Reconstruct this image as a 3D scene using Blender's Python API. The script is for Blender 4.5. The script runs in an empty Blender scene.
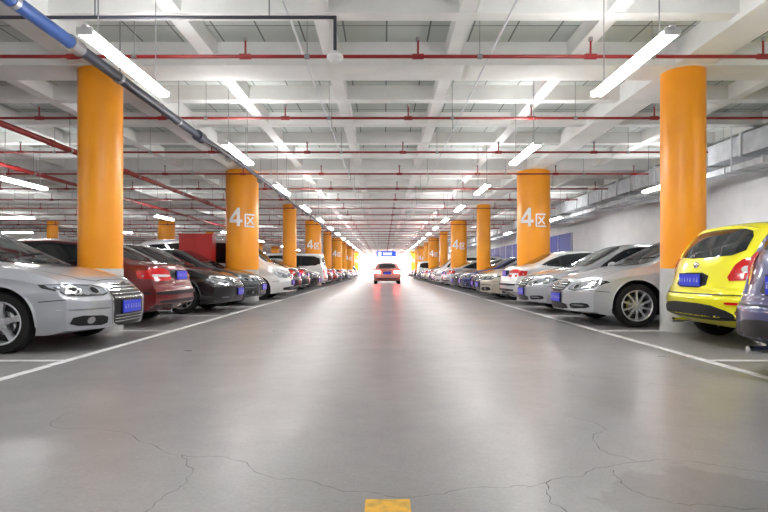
import bpy, bmesh, math, random
import numpy as np
from mathutils import Vector, Matrix
from mathutils.bvhtree import BVHTree
random.seed(4)
scene=bpy.context.scene
scene.view_settings.view_transform='Standard'
scene.view_settings.look='None'
scene.view_settings.exposure=0.42
scene.view_settings.gamma=1.04

# ------------------------------------------------------------------ materials
def mat(name,col=(.5,.5,.5),rough=.5,metal=0.0,emit=None,estr=0,coat=0.0,spec=.5):
    m=bpy.data.materials.new(name); m.use_nodes=True
    b=m.node_tree.nodes['Principled BSDF']
    b.inputs['Base Color'].default_value=(*col,1)
    b.inputs['Roughness'].default_value=rough
    b.inputs['Metallic'].default_value=metal
    b.inputs['Coat Weight'].default_value=coat
    b.inputs['Coat Roughness'].default_value=.03
    b.inputs['Specular IOR Level'].default_value=spec
    if emit:
        b.inputs['Emission Color'].default_value=(*emit,1)
        b.inputs['Emission Strength'].default_value=estr
    return m
def noisy(m,c1,c2,scale=3,detail=6,bump=0.0,fac=(.35,.65)):
    nt=m.node_tree; b=nt.nodes['Principled BSDF']
    tc=nt.nodes.new('ShaderNodeTexCoord'); n=nt.nodes.new('ShaderNodeTexNoise')
    n.inputs['Scale'].default_value=scale; n.inputs['Detail'].default_value=detail
    r=nt.nodes.new('ShaderNodeValToRGB')
    r.color_ramp.elements[0].position=fac[0]; r.color_ramp.elements[1].position=fac[1]
    r.color_ramp.elements[0].color=(*c1,1); r.color_ramp.elements[1].color=(*c2,1)
    nt.links.new(tc.outputs['Object'],n.inputs['Vector'])
    nt.links.new(n.outputs['Fac'],r.inputs['Fac']); nt.links.new(r.outputs['Color'],b.inputs['Base Color'])
    if bump:
        bp=nt.nodes.new('ShaderNodeBump'); bp.inputs['Strength'].default_value=bump
        nt.links.new(n.outputs['Fac'],bp.inputs['Height']); nt.links.new(bp.outputs['Normal'],b.inputs['Normal'])
    return m

M_paint=mat('car_paint',(.5,.5,.5),.28,.25,coat=1.0)
nt=M_paint.node_tree; oi=nt.nodes.new('ShaderNodeObjectInfo')
nt.links.new(oi.outputs['Color'],nt.nodes['Principled BSDF'].inputs['Base Color'])
M_glass=mat('car_glass',(.012,.015,.017),.03,0,spec=.5)
M_black=mat('black_trim',(.010,.010,.011),.5,spec=.3)
M_tire=mat('tire_rubber',(.014,.014,.014),.8,spec=.2)
M_chrome=mat('chrome',(.75,.76,.78),.15,1.0)
M_rim=mat('alloy_rim',(.62,.63,.66),.28,.85)
M_lamp=mat('headlight_glass',(.42,.45,.5),.08,.5,coat=1)
M_tail=mat('taillight_red',(.45,.006,.008),.12,0,coat=1,emit=(1,.02,.02),estr=.08)
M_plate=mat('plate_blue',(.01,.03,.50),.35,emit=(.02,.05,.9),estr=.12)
M_white=mat('plate_white',(.6,.6,.6),.4)
M_amber=mat('amber_lens',(.8,.25,.02),.15,coat=1)
M_taillit=mat('brake_light_lit',(.9,.02,.02),.2,emit=(1,.05,.04),estr=60)
CM=[M_paint,M_glass,M_black,M_tire,M_chrome,M_rim,M_lamp,M_tail,M_plate,M_white,M_amber]
PAINT,GLASS,BLACK,TIRE,CHROME,RIM,LAMP,TAIL,PLATE,WHITE,AMBER=range(11)

# ------------------------------------------------------------------ mesh accumulator
class Acc:
    def __init__(s): s.v=[]; s.f=[]; s.m=[]
    def add(s,vs,fs,m):
        o=len(s.v); s.v+= [tuple(v) for v in vs]
        for i,f in enumerate(fs):
            s.f.append(tuple(o+k for k in f)); s.m.append(m if isinstance(m,int) else m[i])
    def box(s,c,size,m,rot=None,taper=1.0):
        hx,hy,hz=[a/2 for a in size]; vs=[]
        for dz in(-1,1):
            t=taper if dz>0 else 1
            for dx,dy in((-1,-1),(1,-1),(1,1),(-1,1)):
                p=Vector((dx*hx*t,dy*hy*t,dz*hz))
                if rot: p=rot@p
                vs.append(p+Vector(c))
        s.add(vs,[(3,2,1,0),(4,5,6,7),(0,1,5,4),(1,2,6,5),(2,3,7,6),(3,0,4,7)],m)
    def lathe(s,prof,origin,axis,m,seg=32,close=False):
        ax=Vector(axis).normalized(); u=ax.orthogonal().normalized(); w=ax.cross(u)
        vs=[];fs=[]
        n=len(prof)
        for i in range(seg):
            a=2*math.pi*i/seg; d=u*math.cos(a)+w*math.sin(a)
            for r,t in prof: vs.append(Vector(origin)+d*r+ax*t)
        for i in range(seg):
            j=(i+1)%seg
            for k in range(n-1): fs.append((i*n+k,j*n+k,j*n+k+1,i*n+k+1))
        s.add(vs,fs,m)
    def cyl(s,p0,p1,r,m,seg=16,r1=None):
        p0=Vector(p0);p1=Vector(p1); L=(p1-p0).length
        r1=r if r1 is None else r1
        s.lathe([(0.0001,0),(r,0),(r1,L),(0.0001,L)],p0,p1-p0,m,seg)
    def ball(s,c,r,m,sc=(1,1,1),seg=16,rings=10):
        vs=[];fs=[]
        for i in range(rings+1):
            a=math.pi*i/rings
            for j in range(seg):
                b=2*math.pi*j/seg
                vs.append((c[0]+r*sc[0]*math.sin(a)*math.cos(b),c[1]+r*sc[1]*math.sin(a)*math.sin(b),c[2]+r*sc[2]*math.cos(a)))
        for i in range(rings):
            for j in range(seg):
                fs.append((i*seg+j,i*seg+(j+1)%seg,(i+1)*seg+(j+1)%seg,(i+1)*seg+j))
        s.add(vs,fs,m)
    def mesh(s,name,mats,smooth=True,angle=35):
        me=bpy.data.meshes.new(name); me.from_pydata(s.v,[],s.f)
        for m in mats: me.materials.append(m)
        me.polygons.foreach_set('material_index',s.m)
        me.polygons.foreach_set('use_smooth',[smooth]*len(s.f))
        me.update()
        if smooth: me.set_sharp_from_angle(angle=math.radians(angle))
        return me
def obj(name,me,loc=(0,0,0),rz=0,color=None):
    o=bpy.data.objects.new(name,me); scene.collection.objects.link(o)
    o.location=loc; o.rotation_euler=(0,0,rz)
    if color: o.color=(*color,1)
    return o

# ------------------------------------------------------------------ car builder
def smooth_prof(pts,sig):
    xs=np.linspace(pts[0][0]-.3,pts[-1][0]+.3,800)
    p=np.array(pts); ys=np.interp(xs,p[:,0],p[:,1])
    dx=xs[1]-xs[0]; k=int(3*sig/dx)+1
    g=np.exp(-.5*((np.arange(-k,k+1)*dx)/sig)**2); g/=g.sum()
    ys=np.convolve(np.pad(ys,k,mode='edge'),g,mode='valid')
    return lambda x: float(np.interp(x,xs,ys))
def sst(t): t=max(0,min(1,t)); return t*t*(3-2*t)

def chaikin(poly,it):
    for _ in range(it):
        q=[]
        for i in range(len(poly)):
            a=poly[i];b=poly[(i+1)%len(poly)]
            q.append((a[0]*.8+b[0]*.2,a[1]*.8+b[1]*.2)); q.append((a[0]*.2+b[0]*.8,a[1]*.2+b[1]*.8))
        poly=q
    return poly
def patch(acc,bvh,poly,axis,sgn,m,off=.004,rnd=1,maxe=.06):
    poly=chaikin(poly,rnd)
    bm=bmesh.new()
    vs=[bm.verts.new((a,b,0)) for a,b in poly]
    try: bm.faces.new(vs)
    except Exception: return
    bmesh.ops.triangulate(bm,faces=bm.faces[:])
    for _ in range(6):
        es=[e for e in bm.edges if e.calc_length()>maxe]
        if not es: break
        bmesh.ops.subdivide_edges(bm,edges=es,cuts=1)
        bmesh.ops.triangulate(bm,faces=bm.faces[:])
    bm.verts.index_update()
    P=[];ok=[]
    for v in bm.verts:
        a,b=v.co.x,v.co.y
        if axis=='x': o=Vector((sgn*5,a,b)); d=Vector((-sgn,0,0))
        elif axis=='z': o=Vector((a,b,5)); d=Vector((0,0,-1))
        else: o=Vector((a,sgn*3,b)); d=Vector((0,-sgn,0))
        h=bvh.ray_cast(o,d)
        if h[0] is None: P.append(Vector((0,0,0))); ok.append(False); continue
        n=h[1]
        if n.dot(d)>0: n=-n
        P.append(h[0]+n*off); ok.append(True)
    fs=[]
    for f in bm.faces:
        idx=[v.index for v in f.verts]
        if not all(ok[i] for i in idx): continue
        pts=[P[i] for i in idx]
        if max((pts[i]-pts[i-1]).length for i in range(3))>.45: continue
        fs.append(tuple(idx))
    bm.free()
    acc.add(P,fs,m)

def wheel(acc,c,side,R,style):
    ax=(0,side,0); k=R/.325
    def s(p): return [(r*k,t) for r,t in p]
    acc.lathe(s([(.20,-.10),(.28,-.105),(.312,-.09),(.325,-.055),(.325,.055),(.312,.09),(.28,.103),(.232,.098)]),c,ax,TIRE,40)
    acc.lathe(s([(.234,.098),(.228,.104),(.215,.098),(.205,.06),(.20,-.02)]),c,ax,RIM,40)
    acc.lathe(s([(.205,.0),(.001,.0)]),c,ax,BLACK,24)
    acc.lathe(s([(.13,.012),(.13,.018),(.001,.02)]),c,ax,CHROME,24)
    n={'five':5,'ten':10,'seven':7}[style]
    wd={'five':.055,'ten':.024,'seven':.04}[style]*k
    for i in range(n):
        a=2*math.pi*i/n+.3
        d=Vector((math.cos(a),0,math.sin(a))); t=Vector((-math.sin(a),0,math.cos(a))); y=Vector((0,side,0))
        r0,r1=.03*k,.215*k
        vs=[]
        for r,h,w in((r0,.085,wd*.75),(.13*k,.088,wd*.45),(r1,.082,wd*.62)):
            for q in(-1,1): vs.append(Vector(c)+d*r+y*h+t*w*q)
            for q in(-1,1): vs.append(Vector(c)+d*r+y*(h-.03)+t*w*1.2*q)
        fs=[]
        for b in(0,4):
            fs+=[(b,b+1,b+5,b+4),(b,b+4,b+6,b+2),(b+1,b+3,b+7,b+5)]
        acc.add(vs,fs,RIM)
    acc.lathe(s([(.055,.07),(.052,.09),(.03,.095),(.001,.095)]),c,ax,RIM,20)

def build_car(name,S):
    L,W,H=S['L'],S['W'],S['H']
    top=smooth_prof(S['top'],S.get('sig',.04)); belt=smooth_prof(S['belt'],.1)
    bot=smooth_prof([(-L/2,.36),(-L/2+.25,.22),(-L/2+.6,.19),(L/2-.6,.19),(L/2-.3,.19),(L/2,.24)],.05)
    plan=smooth_prof([(-L/2,S.get('pr',.93)),(-L/2+.35,.97),(-L/2+1.1,1.0),(L/2-1.1,1.0),(L/2-.4,.985),(L/2,.93)],.12)
    tap=S.get('tap',.22)
    def pos(x0,v,w):
        zt=top(x0); zb=bot(x0); z=zb+(zt-zb)*w
        b=min(belt(x0),H-.2)
        hw=W/2*plan(x0)
        hw*=.93+.07*sst((z-.15)/.25)
        hw*=1-.022*sst((z-.66)/.06)*(1-sst((z-.66)/.35))
        tb=max(0,(z-b)/(H-b)); hw*=1-.045*sst(tb/.1)-tap*tb
        q=max(0,(z-(zt-.08))/.08); hw*=1-.08*q**2.2
        y=v*hw
        if w>0.98: z-= .035*abs(v)**3
        e=abs(x0)/(L/2); sg=1 if x0>0 else -1
        ramp=max(0,(e-.6)/.4)**1.6
        bow=S['bf'] if sg>0 else S['br']
        x=x0-sg*bow*abs(v)**3.0*ramp
        ln=max(0,(e-.9)/.1)
        x-=sg*ln*(.10*max(0,z-.55)+.12*max(0,.42-z))
        x+=sg*ln*.03*sst((.62-z)/.05)
        return (x,y,z)
    N=84
    xs=[]
    for i in range(N+1):
        t=-1+2*i/N; xs.append(L/2*(t*.75+.25*math.sin(t*math.pi/2)))
    vsn=[ -1+2*j/18 for j in range(19)]
    NK=20
    wsn=[k/NK for k in range(NK+1)]
    vid={};V=[];F=[]
    def g(i,j,k):
        key=(i,j,k)
        if key not in vid:
            vid[key]=len(V); V.append(pos(xs[i],vsn[j],wsn[k]))
        return vid[key]
    for i in range(N):
        for j in range(18):
            F.append((g(i,j,NK),g(i+1,j,NK),g(i+1,j+1,NK),g(i,j+1,NK)))
            F.append((g(i,j,0),g(i,j+1,0),g(i+1,j+1,0),g(i+1,j,0)))
        for k in range(NK):
            F.append((g(i,0,k),g(i+1,0,k),g(i+1,0,k+1),g(i,0,k+1)))
            F.append((g(i,18,k),g(i,18,k+1),g(i+1,18,k+1),g(i+1,18,k)))
    for j in range(18):
        for k in range(NK):
            F.append((g(0,j,k),g(0,j,k+1),g(0,j+1,k+1),g(0,j+1,k)))
            F.append((g(N,j,k),g(N,j+1,k),g(N,j+1,k+1),g(N,j,k+1)))
    bvh=BVHTree.FromPolygons(V,F)
    me=bpy.data.meshes.new('tmp'); me.from_pydata(V,[],F)
    for m in CM: me.materials.append(m)
    ob=bpy.data.objects.new('tmp',me); scene.collection.objects.link(ob)
    ca=Acc(); R=S['R']; wx=S['wx']
    for x in wx:
        for sd in(-1,1):
            ca.cyl((x,sd*(W/2-.30),R+.01),(x,sd*(W/2+.3),R+.01),R+.055,BLACK,48)
    cme=ca.mesh('cut',CM,False); bmc=bmesh.new(); bmc.from_mesh(cme)
    bmesh.ops.remove_doubles(bmc,verts=bmc.verts[:],dist=.0006); bmesh.ops.recalc_face_normals(bmc,faces=bmc.faces[:]); bmc.to_mesh(cme); bmc.free()
    co=bpy.data.objects.new('cut',cme); scene.collection.objects.link(co)
    bmb=bmesh.new(); bmb.from_mesh(me); bmesh.ops.recalc_face_normals(bmb,faces=bmb.faces[:]); bmb.to_mesh(me); bmb.free()
    md=ob.modifiers.new('b','BOOLEAN'); md.operation='DIFFERENCE'; md.object=co; md.solver='EXACT'
    bpy.context.view_layer.update()
    dg=bpy.context.evaluated_depsgraph_get(); em=bpy.data.meshes.new_from_object(ob.evaluated_get(dg))
    acc=Acc()
    acc.add([v.co.copy() for v in em.vertices],[tuple(p.vertices) for p in em.polygons],[p.material_index for p in em.polygons])
    bpy.data.objects.remove(ob); bpy.data.objects.remove(co)
    P=lambda *a,**k: patch(acc,bvh,*a,**k)
    def line(axis,sd,pts,w=.0045,m=BLACK,off=.0035):
        for (x0,z0),(x1,z1) in zip(pts[:-1],pts[1:]):
            dx,dz=x1-x0,z1-z0; l=math.hypot(dx,dz); nx,nz=-dz/l*w,dx/l*w
            P([(x0-nx,z0-nz),(x1-nx,z1-nz),(x1+nx,z1+nz),(x0+nx,z0+nz)],axis,sd,m,off,0,.05)
    hx0=S['hood'][0]; hx1=S['hood'][1]
    for sd in(-1,1):
        line('z',1,[(hx0,sd*.70),(hx0+.5,sd*.68),(hx1-.12,sd*.56),(hx1,sd*.40)])
        line('z',1,[(hx0-.12,sd*.05),(hx0-.20,sd*.55)],.012,BLACK,.012)
        line('y',sd,[(wx[1]+R+.09,.55),(L/2-.22,.575)])
        line('y',sd,[(wx[0]-R-.09,.55),(-L/2+.16,.60)])
    line('z',1,[(hx1,-.40),(hx1+.02,0),(hx1,.40)])
    for sd in(-1,1):
        dlo=S['dlo']; P(dlo,'y',sd,BLACK,.004,1)
        for w in S['wins']: P(w,'y',sd,GLASS,.008,1)
        P([(wx[0]+R+.08,.2),(wx[1]-R-.08,.2),(wx[1]-R-.08,.255),(wx[0]+R+.08,.255)],'y',sd,BLACK,.004,0)
        for (a,b) in S['seams']: line('y',sd,[a,b])
        for hx,hz in S['handles']:
            h=bvh.ray_cast(Vector((hx,sd*3,hz)),Vector((0,-sd,0)))
            if h[0]:
                acc.box(h[0]+Vector((0,sd*.022,0)),(.19,.016,.028),CHROME if S.get('chrome') else PAINT)
                acc.box(h[0]+Vector((.08,sd*.01,0)),(.02,.03,.02),PAINT); acc.box(h[0]+Vector((-.08,sd*.01,0)),(.02,.03,.02),PAINT)
        if S.get('rub'):
            z=S['rub']; P([(wx[0]+R+.1,z),(wx[1]-R-.1,z),(wx[1]-R-.1,z+.05),(wx[0]+R+.1,z+.05)],'y',sd,BLACK,.012,0)
        mx,mz=S['mirror']
        h=bvh.ray_cast(Vector((mx,sd*3,mz)),Vector((0,-sd,0)))
        yy=abs(h[0].y) if h[0] else W/2
        acc.ball((mx,sd*(yy+.13),mz+.02),.1,PAINT,(.75,1.05,.68))
        acc.box((mx,sd*(yy+.03),mz-.02),(.08,.12,.03),BLACK)
        acc.lathe([(.085,0),(.001,.001)],(mx-.062,sd*(yy+.13),mz+.02),(-1,0,0),GLASS,16)
        for x in wx:
            wheel(acc,(x,sd*(W/2-.125),R),sd,R,S['rim'])
            ps=[]
            for i in range(25):
                a=math.radians(-8+196*i/24); 
                for rr in(R+.052,R+.075):
                    h=bvh.ray_cast(Vector((x+rr*math.cos(a),sd*3,R+.01+rr*math.sin(a))),Vector((0,-sd,0)))
                    ps.append((h[0]+Vector((0,sd*(.010 if rr<R+.06 else .002),0))) if h[0] and abs(h[0].y)>W/2*.7 else None)
            for i in range(24):
                q=[ps[2*i],ps[2*i+1],ps[2*i+3],ps[2*i+2]]
                if all(p is not None for p in q): acc.add(q,[(0,1,2,3)],PAINT)
    P(S['ws'],'x',1,GLASS,.006,1)
    P(S['rw'],'x',-1,GLASS,.006,1)
    for items,sg in((S['front'],1),(S['rear'],-1)):
        for it in items:
            poly,m=it[0],it[1]; off=it[2] if len(it)>2 else .004; mir=it[3] if len(it)>3 else True; rn=it[4] if len(it)>4 else 1
            P(poly,'x',sg,m,off,rn,maxe=.045)
            if mir: P([(-a,b) for a,b in poly],'x',sg,m,off,rn,maxe=.045)
    for sg,z in((1,S['pf']),(-1,S['prz'])):
        h=bvh.ray_cast(Vector((sg*5,0,z)),Vector((-sg,0,0)))
        x=h[0].x+sg*.022
        acc.box((x,0,z),(.02,.44,.14),PLATE)
        acc.box((x-sg*.012,0,z),(.02,.47,.165),BLACK)
        for i,yy in enumerate((-.175,-.115,-.03,.03,.09,.15,.2)):
            acc.box((x+sg*.0105,yy,z),(.002,.007 if i%2 else .015,.05),WHITE)
            if i%2==0: acc.box((x+sg*.0112,yy,z+.010),(.002,.008,.02),PLATE)
    h=bvh.ray_cast(Vector((-5,0,S['badge'])),Vector((1,0,0)))
    if h[0]: acc.lathe([(.05,0),(.045,.012),(.001,.014)],h[0],(-1,0,0),CHROME,20)
    h=bvh.ray_cast(Vector((5,0,S['fbadge'])),Vector((-1,0,0)))
    if h[0]: acc.lathe([(.06,0),(.06,.02),(.045,.02),(.045,.014),(.001,.014)],h[0],(1,0,0),CHROME,24)
    acc.cyl((-L/2+.25,.45,.24),(-L/2+.03,.45,.24),.03,CHROME,16)
    if S.get('spoiler'):
        x,z=S['spoiler']; vs=[];n=13
        for i in range(n):
            y=-.60+1.2*i/(n-1); d=.06*abs(y/.6)**3
            vs+=[(x+.22,y,z+.035-d),(x-.10+d,y,z+.02-d),(x-.10+d,y,z-.015-d),(x+.16,y,z-.03-d)]
        fs=[]
        for i in range(n-1):
            for k in range(4): fs.append((4*i+k,4*i+(k+1)%4,4*i+4+(k+1)%4,4*i+4+k))
        fs+=[(0,1,2,3),(4*n-4,4*n-3,4*n-2,4*n-1)]
        acc.add(vs,fs,PAINT)
    return acc.mesh(name,CM,True,32)

def rect(y0,z0,y1,z1): return [(y0,z0),(y1,z0),(y1,z1),(y0,z1)]
def disc(cy,cz,r): return [(cy+r*math.cos(2*math.pi*i/10),cz+r*math.sin(2*math.pi*i/10)) for i in range(10)]

sedan_base=dict(L=4.72,W=1.83,H=1.46,R=.325,wx=(-1.36,1.42),bf=.34,br=.22,hood=(1.18,2.18),
  top=[(-2.36,.58),(-2.33,.86),(-2.22,1.01),(-1.65,1.065),(-.95,1.38),(-.35,1.465),(.25,1.45),(.42,1.40),(1.22,.99),(1.65,.93),(2.12,.82),(2.28,.74),(2.36,.60)],
  belt=[(-2.36,.86),(-1.5,.97),(0,.93),(1.0,.88),(2.36,.66)],
  dlo=[(-1.62,1.01),(-1.25,1.17),(-.8,1.335),(-.3,1.385),(.25,1.365),(.5,1.29),(1.02,.965),(.9,.945)],
  wins=[[(-.08,.965),(-.10,1.355),(.22,1.345),(.46,1.265),(.90,.965)],[(-.93,.985),(-.93,1.27),(-.72,1.325),(-.16,1.36),(-.14,.97)],[(-1.45,1.02),(-1.0,1.235),(-.98,.99)]],
  seams=[((-.11,.28),(-.11,.94)),((.98,.3),(1.0,.9)),((-1.0,.55),(-.98,.96)),((-1.0,.55),(-.93,.28))],
  handles=[(.12,.84),(-.82,.86)],mirror=(.80,.98),rim='five',
  ws=[(-.70,.985),(0,.965),(.70,.985),(.60,1.20),(.53,1.39),(0,1.42),(-.53,1.39),(-.60,1.20)],
  rw=[(-.62,1.08),(0,1.075),(.62,1.08),(.52,1.34),(0,1.385),(-.52,1.34)],
  rear=[([(.42,.72),(.86,.72),(.88,.92),(.42,.90)],TAIL,.008),([(.46,.80),(.60,.80),(.60,.85),(.46,.85)],WHITE,.012),
        (rect(-.80,.36,.80,.42),BLACK,.006,False),(rect(-.88,.665,.88,.673),BLACK,.006,False,0),(rect(-.30,.665,.30,.83),BLACK,.003,False),
        (rect(-.33,.845,.33,.865),CHROME,.010,False,0)],
  pf=.46,prz=.745,badge=.905,fbadge=.70)
S1=dict(sedan_base); S1.update(chrome=True,rub=.5,bf=.28,
  front=[([(.40,.60),(.80,.60),(.885,.68),(.88,.745),(.40,.715)],BLACK,.006),([(.415,.61),(.79,.61),(.87,.685),(.865,.735),(.415,.70)],LAMP,.008),(disc(.53,.66,.052),CHROME,.012),(disc(.53,.66,.035),GLASS,.015),(disc(.70,.665,.05),CHROME,.012),(disc(.70,.665,.03),GLASS,.015),
     ([(-.39,.735),(-.38,.28),(-.25,.22),(.25,.22),(.38,.28),(.39,.735)],CHROME,.006,False),
     ([(-.36,.72),(-.35,.29),(-.24,.24),(.24,.24),(.35,.29),(.36,.72)],BLACK,.010,False)]
     +[(rect(-.345,z,.345,z+.013),CHROME,.014,False,0) for z in(.565,.605,.645,.685)]+[(rect(-.33,z,.33,z+.01),CHROME,.014,False,0) for z in(.29,.325,.36)]
     +[([(.44,.27),(.82,.29),(.80,.40),(.44,.38)],BLACK,.006),(disc(.64,.34,.04),LAMP,.010),(rect(.42,.455,.87,.468),CHROME,.008,True,0)],fbadge=.70)
S2=dict(sedan_base); S2.update(chrome=True,rim='ten',R=.34,bf=.30,
  front=[([(.40,.58),(.62,.56),(.86,.63),(.89,.72),(.74,.745),(.42,.66)],BLACK,.005),([(.42,.585),(.62,.57),(.85,.635),(.875,.715),(.74,.735),(.43,.655)],LAMP,.008),(disc(.56,.625,.045),CHROME,.012),(disc(.56,.625,.03),GLASS,.015),(disc(.73,.67,.042),CHROME,.012),
     ([(-.37,.745),(-.31,.52),(.31,.52),(.37,.745)],CHROME,.006,False),([(-.345,.73),(-.29,.535),(.29,.535),(.345,.73)],BLACK,.010,False)]
     +[(rect(-.31,z,.31,z+.014),CHROME,.014,False,0) for z in(.575,.615,.655,.695)]
     +[([(-.42,.25),(.42,.25),(.38,.36),(-.38,.36)],BLACK,.006,False),([(.48,.27),(.80,.30),(.78,.38),(.46,.36)],BLACK,.006),(rect(.52,.325,.72,.345),LAMP,.010)],pf=.44,fbadge=.64)
S3=dict(sedan_base); S3.update(L=4.5,W=1.76,rim='seven',bf=.26,br=.16,wx=(-1.30,1.34),rub=.48,hood=(1.12,2.08),
  top=[(-2.25,.58),(-2.23,.88),(-2.12,1.00),(-1.65,1.04),(-1.02,1.36),(-.4,1.43),(.2,1.42),(.38,1.37),(1.15,.97),(1.6,.91),(2.0,.82),(2.17,.74),(2.25,.60)],H=1.43,
  dlo=[(-1.52,1.0),(-1.25,1.15),(-.85,1.30),(-.3,1.355),(.2,1.335),(.46,1.26),(.96,.95),(.85,.935)],
  wins=[[(-.10,.955),(-.12,1.325),(.18,1.315),(.42,1.235),(.85,.955)],[(-.93,.975),(-.93,1.23),(-.72,1.29),(-.18,1.33),(-.16,.96)],[(-1.38,1.01),(-1.0,1.20),(-.98,.98)]],
  ws=[(-.67,.97),(0,.95),(.67,.97),(.57,1.18),(.51,1.36),(0,1.39),(-.51,1.36),(-.57,1.18)],
  rw=[(-.60,1.06),(0,1.055),(.60,1.06),(.50,1.31),(0,1.35),(-.50,1.31)],
  front=[([(.42,.60),(.80,.60),(.85,.72),(.42,.71)],LAMP,.007),(disc(.60,.655,.05),CHROME,.012),(disc(.60,.655,.032),GLASS,.015),
     (rect(-.38,.59,.38,.70),BLACK,.006,False)]+[(rect(-.37,z,.37,z+.012),CHROME,.012,False,0) for z in(.60,.64,.685)]
     +[(rect(-.7,.27,.7,.36),BLACK,.006,False)],fbadge=.64,
  rear=[([(.40,.72),(.83,.72),(.85,.92),(.40,.92)],TAIL,.008),([(.42,.78),(.83,.78),(.83,.82),(.42,.82)],WHITE,.012),(rect(-.38,.74,.38,.90),BLACK,.005,False),
        (rect(-.84,.50,.84,.56),BLACK,.012,False),(rect(-.75,.36,.75,.42),BLACK,.006,False)],badge=.95,prz=.81)
S4=dict(sedan_base); S4.update(L=4.25,W=1.80,H=1.53,R=.325,wx=(-1.30,1.26),bf=.32,br=.22,rim='five',pr=.93,tap=.22,spoiler=(-1.62,1.40),hood=(1.06,1.95),
  top=[(-2.12,.62),(-2.08,.92),(-1.98,1.08),(-1.75,1.36),(-1.6,1.45),(-.7,1.525),(.1,1.52),(.3,1.45),(1.1,1.02),(1.55,.95),(1.95,.83),(2.06,.72),(2.12,.58)],
  belt=[(-2.12,1.0),(-1.5,1.02),(0,.94),(1.0,.88),(2.12,.66)],
  dlo=[(-1.45,1.12),(-1.3,1.31),(-.8,1.40),(-.3,1.43),(.15,1.41),(.4,1.31),(.95,.965),(.8,.945)],
  wins=[[(-.14,.975),(-.16,1.395),(.12,1.385),(.36,1.295),(.82,.965)],[(-1.27,1.10),(-1.18,1.30),(-.8,1.37),(-.22,1.40),(-.2,.985)]],
  seams=[((-.17,.28),(-.17,.95)),((.88,.3),(.9,.9)),((-.98,.58),(-.96,1.0))],handles=[(.05,.86),(-.88,.9)],mirror=(.68,1.0),
  ws=[(-.68,1.02),(0,1.0),(.68,1.02),(.58,1.24),(.51,1.44),(0,1.47),(-.51,1.44),(-.58,1.24)],
  rw=[(-.64,1.06),(0,1.03),(.64,1.06),(.60,1.32),(.36,1.385),(-.36,1.385),(-.60,1.32)],
  front=S2['front'],
  rear=[([(.54,.76),(.78,.78),(.84,.93),(.78,1.06),(.62,1.0)],TAIL,.008),(disc(.71,.90,.035),WHITE,.012),
        ([(-.74,.31),(.74,.31),(.70,.42),(.40,.50),(-.40,.50),(-.70,.42)],BLACK,.006,False),(rect(-.82,.60,.82,.610),BLACK,.006,False,0),
        ([(-.32,.68),(.32,.68),(.30,.86),(-.30,.86)],BLACK,.003,False),(rect(.62,.50,.78,.53),TAIL,.010)],prz=.77,badge=.95,pf=.44)
S5=dict(sedan_base); S5.update(L=4.75,W=1.80,H=1.90,R=.33,wx=(-1.45,1.50),bf=.26,br=.10,rim='seven',pr=.97,tap=.13,sig=.06,hood=(1.72,2.25),
  top=[(-2.38,.60),(-2.36,1.1),(-2.28,1.72),(-2.05,1.85),(0,1.90),(.75,1.86),(1.05,1.76),(1.70,1.16),(2.15,1.0),(2.32,.86),(2.38,.6)],
  belt=[(-2.38,1.08),(0,1.06),(1.5,1.0),(2.38,.72)],chrome=False,
  dlo=[(-2.12,1.16),(-2.05,1.68),(-.6,1.74),(.6,1.74),(.95,1.66),(1.50,1.14),(1.35,1.10)],
  wins=[[(.02,1.12),(.02,1.70),(.6,1.70),(.88,1.63),(1.32,1.13)],[(-1.02,1.15),(-1.02,1.70),(-.05,1.70),(-.05,1.14)],[(-2.03,1.18),(-2.0,1.65),(-1.1,1.69),(-1.1,1.16)]],
  seams=[((-.02,.28),(-.02,1.1)),((1.12,.3),(1.15,1.05)),((-1.06,.3),(-1.06,1.1))],handles=[(.12,.98),(-.9,.98)],mirror=(1.22,1.16),
  ws=[(-.72,1.17),(0,1.15),(.72,1.17),(.64,1.5),(.58,1.76),(0,1.80),(-.58,1.76),(-.64,1.5)],
  rw=[(-.66,1.15),(.66,1.15),(.60,1.65),(-.60,1.65)],
  front=[([(.42,.66),(.80,.66),(.87,.84),(.80,.88),(.42,.78)],LAMP,.007),(disc(.60,.73,.05),CHROME,.012),(rect(-.38,.66,.38,.80),BLACK,.006,False)]
     +[(rect(-.37,z,.37,z+.014),CHROME,.012,False,0) for z in(.68,.72,.76)]+[(rect(-.72,.28,.72,.40),BLACK,.006,False)],fbadge=.73,pf=.52,
  rear=[(rect(.70,.80,.86,1.15),TAIL,.008),(rect(-.84,.45,.84,.52),BLACK,.01,False),(rect(-.3,.85,.3,1.0),BLACK,.003,False)],prz=.92,badge=1.07)
CAR={k:build_car(k+'_mesh',s) for k,s in dict(sedanA=S1,sedanB=S2,sedanC=S3,hatch=S4,van=S5).items()}
CLEN={'sedanA':4.72,'sedanB':4.72,'sedanC':4.5,'hatch':4.25,'van':4.75}
SILVER=(.42,.44,.48);RED=(.15,.006,.008);BLK=(.006,.0065,.008);WHT=(.78,.79,.79);YEL=(.92,.86,.008);BLUE=(.03,.04,.16);GREY=(.035,.04,.045);BEIGE=(.58,.53,.43)
KIND={'sedanA':'sedan','sedanB':'sedan','sedanC':'sedan','hatch':'hatchback','van':'van'}
def car(kind,cname,col,side,edge,Y,front=True,yaw=0):
    x=side*(edge+CLEN[kind]/2)
    rz=(0 if side<0 else math.pi) if front else (math.pi if side<0 else 0)
    return obj(cname+'_'+KIND[kind],CAR[kind],(x,Y,0),rz+yaw,col)
B=8/3
def bay(n): return 8-B*.5+B*n
car('sedanA','silver',SILVER,-1,3.14,bay(0)-.03)
car('sedanC','dark_red',RED,-1,3.46,bay(1)+.02,False)
car('sedanB','black',BLK,-1,3.22,bay(2))
car('sedanA','dark_grey',GREY,-1,3.25,bay(3)-.17)
car('van','white',WHT,-1,2.95,bay(4))
car('hatch','blue',BLUE,1,2.92,bay(-1)-.02,False)
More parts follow.
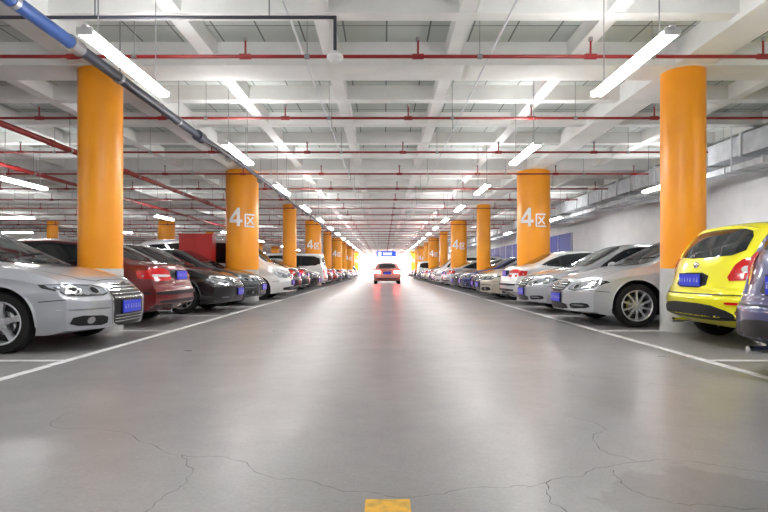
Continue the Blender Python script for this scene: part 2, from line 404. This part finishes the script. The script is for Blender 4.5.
car('hatch','yellow',YEL,1,3.74,bay(0)+.05,False)
car('sedanB','silver',(.50,.52,.55),1,2.98,bay(1)+.0)
car('sedanB','silver',SILVER,1,3.05,bay(2))
car('sedanC','white',WHT,1,3.20,bay(3),False)
car('sedanA','beige',BEIGE,1,3.0,bay(4)+.05)
names=[('black',BLK),('dark_grey',GREY),('silver',SILVER),('white',WHT),('black',BLK),('dark_blue',BLUE),('beige',BEIGE),('black',BLK),('dark_red',RED)]
kinds=['sedanA','sedanB','sedanC','hatch','sedanB','sedanA','van']
seq_l=[0,0,7,3,2,0,8,1,2,0]; seq_r=[0,5,1,2,0,3,0,1,2,6]
for side,seq in((-1,seq_l),(1,seq_r)):
    for i in range(5,24):
        n,c=names[seq[(i-5)%len(seq)]]; k=kinds[(i*3+(1 if side>0 else 0))%7]
        if i==5: k='sedanB'
        if k=='van': n,c=('white',WHT)
        car(k,n,c,side,3.05+random.random()*.25,bay(i),random.random()>.35)
for i in range(0,22):
    if i in(3,9,14): continue
    n,c=names[random.randrange(9)]; k=random.choice(kinds[:6])
    o=obj(n+'_'+KIND[k],CAR[k],(-10.9,bay(i),0),math.pi if random.random()>.4 else 0,c)
for i in range(2,22,1):
    if random.random()<.3: continue
    n,c=names[random.randrange(9)]; k=random.choice(kinds[:6])
    obj(n+'_'+KIND[k],CAR[k],(-22.4,bay(i),0),0,c)
me=CAR['sedanB'].copy(); me.materials[TAIL]=M_taillit
obj('red_sedan',me,(.2,38.5,0),math.pi/2,(.75,.25,.22))

# ------------------------------------------------------------------ room shell
XL,XR,Y0,Y1=-25.0,9.0,-9.0,82.0
M_floor=mat('polished_concrete',(.3,.3,.3),.3)
nt=M_floor.node_tree; b=nt.nodes['Principled BSDF']; tc=nt.nodes.new('ShaderNodeTexCoord')
def noise(scale,detail=6,rough=.6,dist=0,vec=None):
    n=nt.nodes.new('ShaderNodeTexNoise'); n.inputs['Scale'].default_value=scale; n.inputs['Detail'].default_value=detail
    n.inputs['Roughness'].default_value=rough; n.inputs['Distortion'].default_value=dist
    nt.links.new(vec or tc.outputs['Object'],n.inputs['Vector']); return n
def ramp(src,stops):
    r=nt.nodes.new('ShaderNodeValToRGB'); e=r.color_ramp.elements
    while len(e)<len(stops): e.new(.5)
    for i,(p,c) in enumerate(stops): e[i].position=p; e[i].color=(*c,1)
    nt.links.new(src,r.inputs['Fac']); return r
def mix(fac,a,bb,mode='MIX'):
    m=nt.nodes.new('ShaderNodeMix'); m.data_type='RGBA'; m.blend_type=mode
    if isinstance(fac,float): m.inputs[0].default_value=fac
    else: nt.links.new(fac,m.inputs[0])
    nt.links.new(a,m.inputs[6]); nt.links.new(bb,m.inputs[7]); return m
n1=noise(.45,8,.7,.3); r1=ramp(n1.outputs['Fac'],[(.25,(.245,.24,.24)),(.5,(.30,.292,.292)),(.75,(.36,.352,.352))])
n2=noise(3.0,12,.8,0); r2=ramp(n2.outputs['Fac'],[(.25,(.74,.74,.74)),(.75,(1.0,1.0,1.0))])
m1=mix(1.0,r1.outputs['Color'],r2.outputs['Color'],'MULTIPLY')
n5=noise(60,4,.7); r5=ramp(n5.outputs['Fac'],[(.3,(.80,.80,.80)),(.7,(1.0,1.0,1.0))])
m1b=mix(1.0,m1.outputs[2],r5.outputs['Color'],'MULTIPLY')
nd=noise(2.6,6,.65)
vm=nt.nodes.new('ShaderNodeVectorMath'); vm.operation='MULTIPLY_ADD'; vm.inputs[1].default_value=(.75,.75,0)
nt.links.new(nd.outputs['Color'],vm.inputs[0]); nt.links.new(tc.outputs['Object'],vm.inputs[2])
ds=nt.nodes.new('ShaderNodeVectorMath'); ds.operation='DISTANCE'
PX,PY=1.30+.375,1.95+.375
FCX,FCY=(XL+XR)/2,(Y0+Y1)/2
ds.inputs[1].default_value=(PX-FCX,PY-FCY,.1); nt.links.new(vm.outputs[0],ds.inputs[0])
rp=ramp(ds.outputs['Value'],[(.0,(.66,.66,.67)),(.42,(.74,.74,.75)),(.47,(1,1,1))])
m1c=mix(1.0,m1b.outputs[2],rp.outputs['Color'],'MULTIPLY')
nt.links.new(m1c.outputs[2],b.inputs['Base Color'])
n3=noise(.9,6,.7); rr=ramp(n3.outputs['Fac'],[(.25,(.26,.26,.26)),(.75,(.40,.40,.40))]); nt.links.new(rr.outputs['Color'],b.inputs['Roughness'])
b.inputs['Specular IOR Level'].default_value=.42
bp=nt.nodes.new('ShaderNodeBump'); bp.inputs['Strength'].default_value=.08; bp.inputs['Distance'].default_value=.01
nt.links.new(n2.outputs['Fac'],bp.inputs['Height']); nt.links.new(bp.outputs['Normal'],b.inputs['Normal'])

M_wall=noisy(mat('white_wall',(.8,.8,.8),.7),(.80,.81,.82),(.88,.88,.88),1.5)
M_slab=mat('ceiling_panels',(.5,.5,.5),.85)
nt=M_slab.node_tree; b=nt.nodes['Principled BSDF']; tc=nt.nodes.new('ShaderNodeTexCoord')
br=nt.nodes.new('ShaderNodeTexBrick'); br.offset=0; br.inputs['Scale'].default_value=1
br.inputs['Brick Width'].default_value=.573; br.inputs['Row Height'].default_value=.533; br.inputs['Mortar Size'].default_value=.012
br.inputs['Color1'].default_value=(.56,.60,.57,1); br.inputs['Color2'].default_value=(.50,.54,.51,1); br.inputs['Mortar'].default_value=(.16,.17,.17,1)
nt.links.new(tc.outputs['Object'],br.inputs['Vector']); nt.links.new(br.outputs['Color'],b.inputs['Base Color'])
M_beam=noisy(mat('beam_white',(.8,.8,.8),.7),(.80,.80,.78),(.88,.88,.86),2.0)
def shell(name,c,size,m):
    a=Acc(); a.box((0,0,0),size,0); return obj(name,a.mesh(name,[m],False),c)
LX=XR-XL; LY=Y1-Y0; CX=(XL+XR)/2; CY=(Y0+Y1)/2; HC=4.12
shell('floor',(CX,CY,-.1),(LX,LY,.2),M_floor)
shell('ceiling',(CX,CY,HC+.1),(LX,LY,.2),M_slab)
shell('wall_right',(XR+.1,CY,HC/2),(.2,LY,HC),M_wall)
shell('wall_left',(XL-.1,CY,HC/2),(.2,LY,HC),M_wall)
shell('wall_back',(CX,Y1+.1,HC/2),(LX,.2,HC),M_wall)
shell('wall_front',(CX,Y0-.1,HC/2),(LX,.2,HC),M_wall)
CLX,CRX=-4.18,4.38
a=Acc(); sx=(CRX-CLX)/5
xs=[CLX+sx*i for i in range(-12,8)]
for i,x in enumerate(xs):
    main=(i-12)%5==0
    if XL<x<XR: a.box((x,CY,(HC+(3.80 if main else 3.88))/2),(.55 if main else .2,LY,HC-(3.80 if main else 3.88)),0)
n=int(LY/1.6)+1
for j in range(n):
    y=-8+1.6*j
    if y>Y1: break
    main=j%5==0
    a.box((CX,y,(HC+(3.79 if main else 3.87))/2),(LX,.62 if main else .2,HC-(3.79 if main else 3.87)),0)
obj('ceiling_beams',a.mesh('ceiling_beams',[M_beam],False))

# ------------------------------------------------------------------ columns
M_or=noisy(mat('column_orange',(.9,.4,.02),.4),(.90,.31,.002),(.97,.36,.004),1.2)
M_cb=noisy(mat('column_base_grey',(.5,.5,.5),.6),(.42,.42,.41),(.55,.55,.54),3)
M_tw=mat('sign_white_paint',(.95,.95,.95),.5)
def column_mesh(r,text,ang):
    a=Acc()
    a.lathe([(.001,0),(r+.004,0),(r+.004,.90),(r,.915)],(0,0,0),(0,0,1),1,48)
    a.lathe([(r,.915),(r,3.80)],(0,0,0),(0,0,1),0,48)
    if text:
        def stroke(p,q,t):
            (x0,z0),(x1,z1)=p,q; dx,dz=x1-x0,z1-z0; l=math.hypot(dx,dz); nx,nz=-dz/l*t/2,dx/l*t/2
            vs=[];fs=[]
            for i in range(9):
                s=i/8
                for g in(-1,1):
                    u=x0+dx*s+g*nx; w=z0+dz*s+g*nz
                    th=ang+u/r
                    vs.append(((r+.004)*math.cos(th),(r+.004)*math.sin(th),w))
            for i in range(8): fs.append((2*i,2*i+1,2*i+3,2*i+2))
            a.add(vs,fs,2)
        z=2.16;t=.09
        stroke((-.10,z+.50),(-.38,z+.16),t); stroke((-.40,z+.15),(0.0,z+.15),t); stroke((-.11,z+.53),(-.11,z),t)
        t=.045; x0,x1=.07,.38; zb,zt=z,z+.34
        stroke((x0,zt),(x1,zt),t);stroke((x0+.01,zt),(x0+.01,zb),t);stroke((x0,zb),(x1+.01,zb),t)
        stroke((x0+.07,zt-.07),(x1-.04,zb+.06),t);stroke((x1-.05,zt-.06),(x0+.06,zb+.06),t)
    return a.mesh('column',[M_or,M_cb,M_tw],True,40)
m_n=column_mesh(.30,False,0)
for X in(CLX,CRX,-12.8):
    for k in range(0,10):
        Y=8*(k+1)
        if Y>Y1-1: continue
        me=column_mesh(.47,X>-6,math.atan2(-Y,-X)) if (k+1)%2==0 else m_n
        obj('column',me,(X,Y,0))
for k in range(1,10): obj('column',m_n,(-19.5,8*k,0))

# ------------------------------------------------------------------ floor markings
M_line=noisy(mat('line_paint_white',(.7,.7,.7),.5),(.45,.45,.45),(.80,.80,.80),9,8,fac=(.3,.5))
a=Acc()
for s,x in((-1,-3.12),(1,3.14)): a.box((x,CY,.002),(.09,LY-2,.003),0)
for j in range(-5,28):
    y=8+B*j
    if y>Y1-2 or y<Y0+1: continue
    a.box((-5.6,y,.0022),(4.9,.08,.003),0); a.box((5.6,y,.0022),(4.9,.08,.003),0); a.box((-10.8,y,.0022),(4.9,.08,.003),0)
obj('parking_line_marking',a.mesh('lines',[M_line],False))
M_yel=noisy(mat('yellow_floor_paint',(.8,.5,.02),.5),(.45,.27,.05),(.75,.40,.02),18,8,fac=(.35,.55))
a=Acc(); a.box((0,0,.002),(.17,.26,.003),0); obj('yellow_floor_marking',a.mesh('ym',[M_yel],False),(0,1.96,0))
M_crack=mat('crack_dark_grey',(.10,.098,.096),.9)  # dark grey ribbons laid on the floor as cracks
a=Acc()
def crack(pts,w=.005,jit=.05,seed=0):
    rnd=random.Random(seed)
    p=[Vector((x,y)) for x,y in pts]
    for it in range(5):
        q=[p[0]]
        for u,v in zip(p[:-1],p[1:]):
            d=v-u; nrm=Vector((-d.y,d.x)); q+=[(u+v)/2+nrm*rnd.uniform(-.16,.16),v]
        p=q
        if (p[1]-p[0]).length<.03: break
    vs=[];fs=[]
    for i,u in enumerate(p):
        d=(p[min(i+1,len(p)-1)]-p[max(i-1,0)]).normalized(); nrm=Vector((-d.y,d.x)); ww=w*rnd.uniform(.2,.7)
        vs+=[(u.x+nrm.x*ww,u.y+nrm.y*ww,.0015),(u.x-nrm.x*ww,u.y-nrm.y*ww,.0015)]
    for i in range(len(p)-1): fs.append((2*i,2*i+1,2*i+3,2*i+2))
    a.add(vs,fs,0)
crack([(-1.95,3.4),(-1.86,3.05),(-.98,2.6),(-.36,2.29),(.06,2.11),(.22,2.14),(.69,2.29),(1.18,2.51),(1.7,2.35)],.003,seed=1)
crack([(1.15,2.5),(1.06,2.75),(1.22,3.0),(1.10,3.3)],.003,seed=2)
crack([(.69,2.29),(.62,2.05),(.72,1.8)],.004,seed=3)
crack([(1.0,2.4),(1.0,2.15),(1.3,2.0),(1.7,1.95)],.004,seed=4)
crack([(-.98,2.6),(-.85,2.3),(-.95,1.9)],.003,seed=5)
crack([(-2.2,6.2),(-1.2,5.8),(-.2,6.1),(.9,5.7),(2.0,6.0)],.004,seed=6)
crack([(2.3,4.1),(1.6,4.5),(1.2,5.2)],.003,seed=7)
obj('floor_crack',a.mesh('cracks',[M_crack],False))

# ------------------------------------------------------------------ lamps
M_tube=mat('fluorescent_tube',(1,1,1),.4,emit=(1,.985,.98),estr=54)
M_house=mat('lamp_housing_white',(.85,.85,.85),.4)
M_rod=mat('steel_rod',(.35,.35,.36),.4,.8)
a=Acc(); a.box((0,0,.05),(.045,1.66,.035),1)
for sx_ in(-.042,.042): a.cyl((sx_,-.79,.012),(sx_,.79,.012),.026,0,12)
for s in(-1,1):
    a.box((0,s*.815,.02),(.13,.03,.06),1); a.cyl((0,s*.6,.06),(0,s*.6,1.2),.006,2,6)
LM=a.mesh('tube_lamp',[M_tube,M_house,M_rod],True)
for k in range(-3,19):
    Y=5.37+4*k
    obj('hanging_tube_lamp',LM,(-2.52,Y,2.87)); obj('hanging_tube_lamp',LM,(2.40,Y,2.87))
for X in(-8.3,-14.0,-19.2):
    for k in range(-1,10): obj('hanging_tube_lamp',LM,(X,4.5+8*k,2.87),math.pi/2 if X<-10 else 0)
for k in range(0,10): obj('hanging_tube_lamp',LM,(6.6,5+8*k,2.87))
for X in(-5,-3.7,-1.2,0,1.2,3.7,5):  # extra lamps added to brighten the end wall
    for Y in(77,79.5): obj('hanging_tube_lamp',LM,(X,Y,2.87))

# ------------------------------------------------------------------ pipes
M_redp=mat('red_pipe_paint',(.24,.008,.008),.4)
M_blue=mat('blue_pipe_wrap',(.012,.045,.17),.4)
M_dark=mat('dark_pipe',(.025,.03,.045),.45)
M_galv=noisy(mat('galvanised_steel',(.55,.57,.6),.45,.2),(.40,.43,.46),(.58,.60,.63),4)
M_flange=mat('flange_steel',(.72,.74,.76),.4,.3)
a=Acc(); x0,x1=-24,7.1
a.cyl((x0,0,0),(x1,0,0),.022,0,12)
for i in range(15):
    x=-22.7+2.1*i
    if x>x1-.1: break
    a.cyl((x,0,0),(x,0,.20),.013,0,8); a.cyl((x,0,.19),(x,0,.23),.028,1,10); a.cyl((x-.07,0,0),(x+.07,0,0),.034,0,12)
    a.cyl((x+.75,0,0),(x+.75,0,.62),.006,1,6)
    a.cyl((x+.72,0,0),(x+.78,0,0),.032,1,12)
PM=a.mesh('sprinkler_pipe',[M_redp,M_rod],True)
for k in range(-3,28): obj('sprinkler_pipe',PM,(0,6.62+B*k,3.49))
def longpipe(name,x,z,r,y0,y1,m,m2=M_rod,coup=3.0,HT=4.1):
    a=Acc(); a.cyl((0,y0,0),(0,y1,0),r,0,20)
    y=y0+.7
    while y<y1:
        a.cyl((0,y-.06,0),(0,y+.06,0),r*1.22,0,20)
        a.cyl((0,y+.6,0),(0,y+.6,HT-z),.008,1,6); a.cyl((0,y+.57,0),(0,y+.63,0),r*1.12,1,20); y+=coup
    return obj(name,a.mesh(name,[m,m2],True),(x,0,z))
longpipe('red_water_main_pipe',-6.25,3.28,.055,-8.5,26,M_redp)
longpipe('red_water_main_pipe',-8.9,3.36,.05,-8.5,80,M_redp)
a=Acc()
a.cyl((0,-8,0),(0,6.0,0),.07,0,24); a.cyl((0,6.0,0),(0,10.05,-.0),.064,1,24)
a.cyl((0,9.95,0),(0,10.2,0),.10,1,24); a.cyl((.02,10.1,.0),(.1,13.0,.0),.05,1,20); a.cyl((.1,13,.0),(.1,40,.0),.045,1,16)
a.cyl((0,5.9,0),(0,6.1,0),.085,2,24)
for y in(-6,-3,0,3,5,7,9,12,15,18,21,24,27,30,33,36): a.cyl((.02,y,0),(.02,y,.72),.008,2,6); a.cyl((.0,y-.03,0),(0,y+.03,0),.078,2,20)
obj('cable_conduit_duct',a.mesh('conduit',[M_blue,M_dark,M_rod],True),(-3.43,0,3.37))
a=Acc(); a.cyl((-5.5,0,0),(-.52,0,0),.018,0,10); a.ball((-.52,0,0),.02,0); a.cyl((-.52,0,0),(-.52,0,-.36),.018,0,10)
a.lathe([(.001,-.34),(.03,-.35),(.085,-.40),(.085,-.42),(.05,-.46),(.001,-.465)],(-.52,0,0),(0,0,1),1,20)
for x in(-4.8,-3,-1.2): a.cyl((x,0,0),(x,0,.61),.006,0,6)
obj('ceiling_detector_pipe',a.mesh('det',[M_dark,M_house],True),(0,5.62,3.5))
for x in(-1.05,1.35): longpipe('electrical_conduit',x,3.66,.013,-8.5,80,M_flange,coup=6)
a=Acc()
a.box((0,35.5,0),(.8,89,.42),0); a.box((-.15,35.5,-.42),(.45,89,.12),0)
for i in range(75):
    y=-8+1.2*i
    a.box((0,y,0),(.88,.05,.5),1); a.box((-.15,y+.6,-.42),(.5,.03,.16),1)
    if i%2==0:
        for s in(-.42,.42): a.cyl((s,y+.3,-.5),(s,y+.3,.6),.012,1,6)
        a.box((0,y+.3,-.5),(.9,.05,.04),1)
obj('ventilation_duct',a.mesh('duct',[M_galv,M_flange],False),(7.75,0,3.48))
M_bluew=mat('blue_wall_paint',(.015,.035,.30),.5)
a=Acc(); a.box((0,0,0),(.04,24,1.15),0)
for i in range(13): a.box((-.025,-12+2*i,0),(.02,.04,1.15),1)
obj('blue_wall_panel',a.mesh('bwp',[M_bluew,M_flange],False),(XR-.03,38,2.15))
M_redc=mat('red_cabinet_paint',(.42,.015,.012),.4)
a=Acc(); a.box((0,0,.98),(.95,.35,1.86),0); a.box((0,0,.03),(.9,.3,.05),1)
for s in(-1,1):
    a.box((s*.235,-.182,1.0),(.45,.02,1.72),0); a.box((s*.04,-.20,1.0),(.02,.02,.14),2)
a.box((0,0,1.93),(1.0,.4,.04),0)
obj('fire_hose_cabinet',a.mesh('cab',[M_redc,M_black,M_chrome,M_tw],False),(-5.4,15.72,0))
M_sb=mat('sign_blue',(.02,.08,.6),.4,emit=(.03,.12,.9),estr=.4); M_sw=mat('sign_white',(.9,.9,.9),.4,emit=(1,1,1),estr=1.0)
a=Acc(); a.box((0,0,0),(1.5,.08,.42),0)
a.box((-.5,-.045,0),(.25,.01,.28),1); a.box((.1,-.045,.06),(.7,.01,.06),1); a.box((.1,-.045,-.07),(.7,.01,.05),1)
for s in(-.6,.6): a.cyl((s,0,.2),(s,0,1.9),.012,2,8)
obj('hanging_direction_sign',a.mesh('sign',[M_sb,M_sw,M_rod],False),(.15,42,2.2))
M_endglow=mat('far_end_glow',(1,.9,.9),.4,emit=(1,.74,.72),estr=5.0)  # emissive panels added to make the far end glow, not real fittings
a=Acc()
for i in range(5):
    a.box((-4+2*i,0,1.7),(1.8,.06,2.6),0); a.box((-4+2*i,.02,1.7),(1.9,.06,2.7),1)
obj('end_glow_panel',a.mesh('end_glow_mesh',[M_endglow,M_flange],False),(0,Y1-.06,0))

w=bpy.data.worlds.new('World'); scene.world=w; w.use_nodes=True
w.node_tree.nodes['Background'].inputs[0].default_value=(.8,.85,.9,1); w.node_tree.nodes['Background'].inputs[1].default_value=.3
# ------------------------------------------------------------------ camera
cd=bpy.data.cameras.new('Camera'); co=bpy.data.objects.new('Camera',cd); scene.collection.objects.link(co)
co.location=(-.014,0,.88); co.rotation_euler=(math.pi/2,0,0)
cd.sensor_width=36; cd.clip_end=300
cd.lens=25.5; cd.shift_y=15/768
scene.camera=co
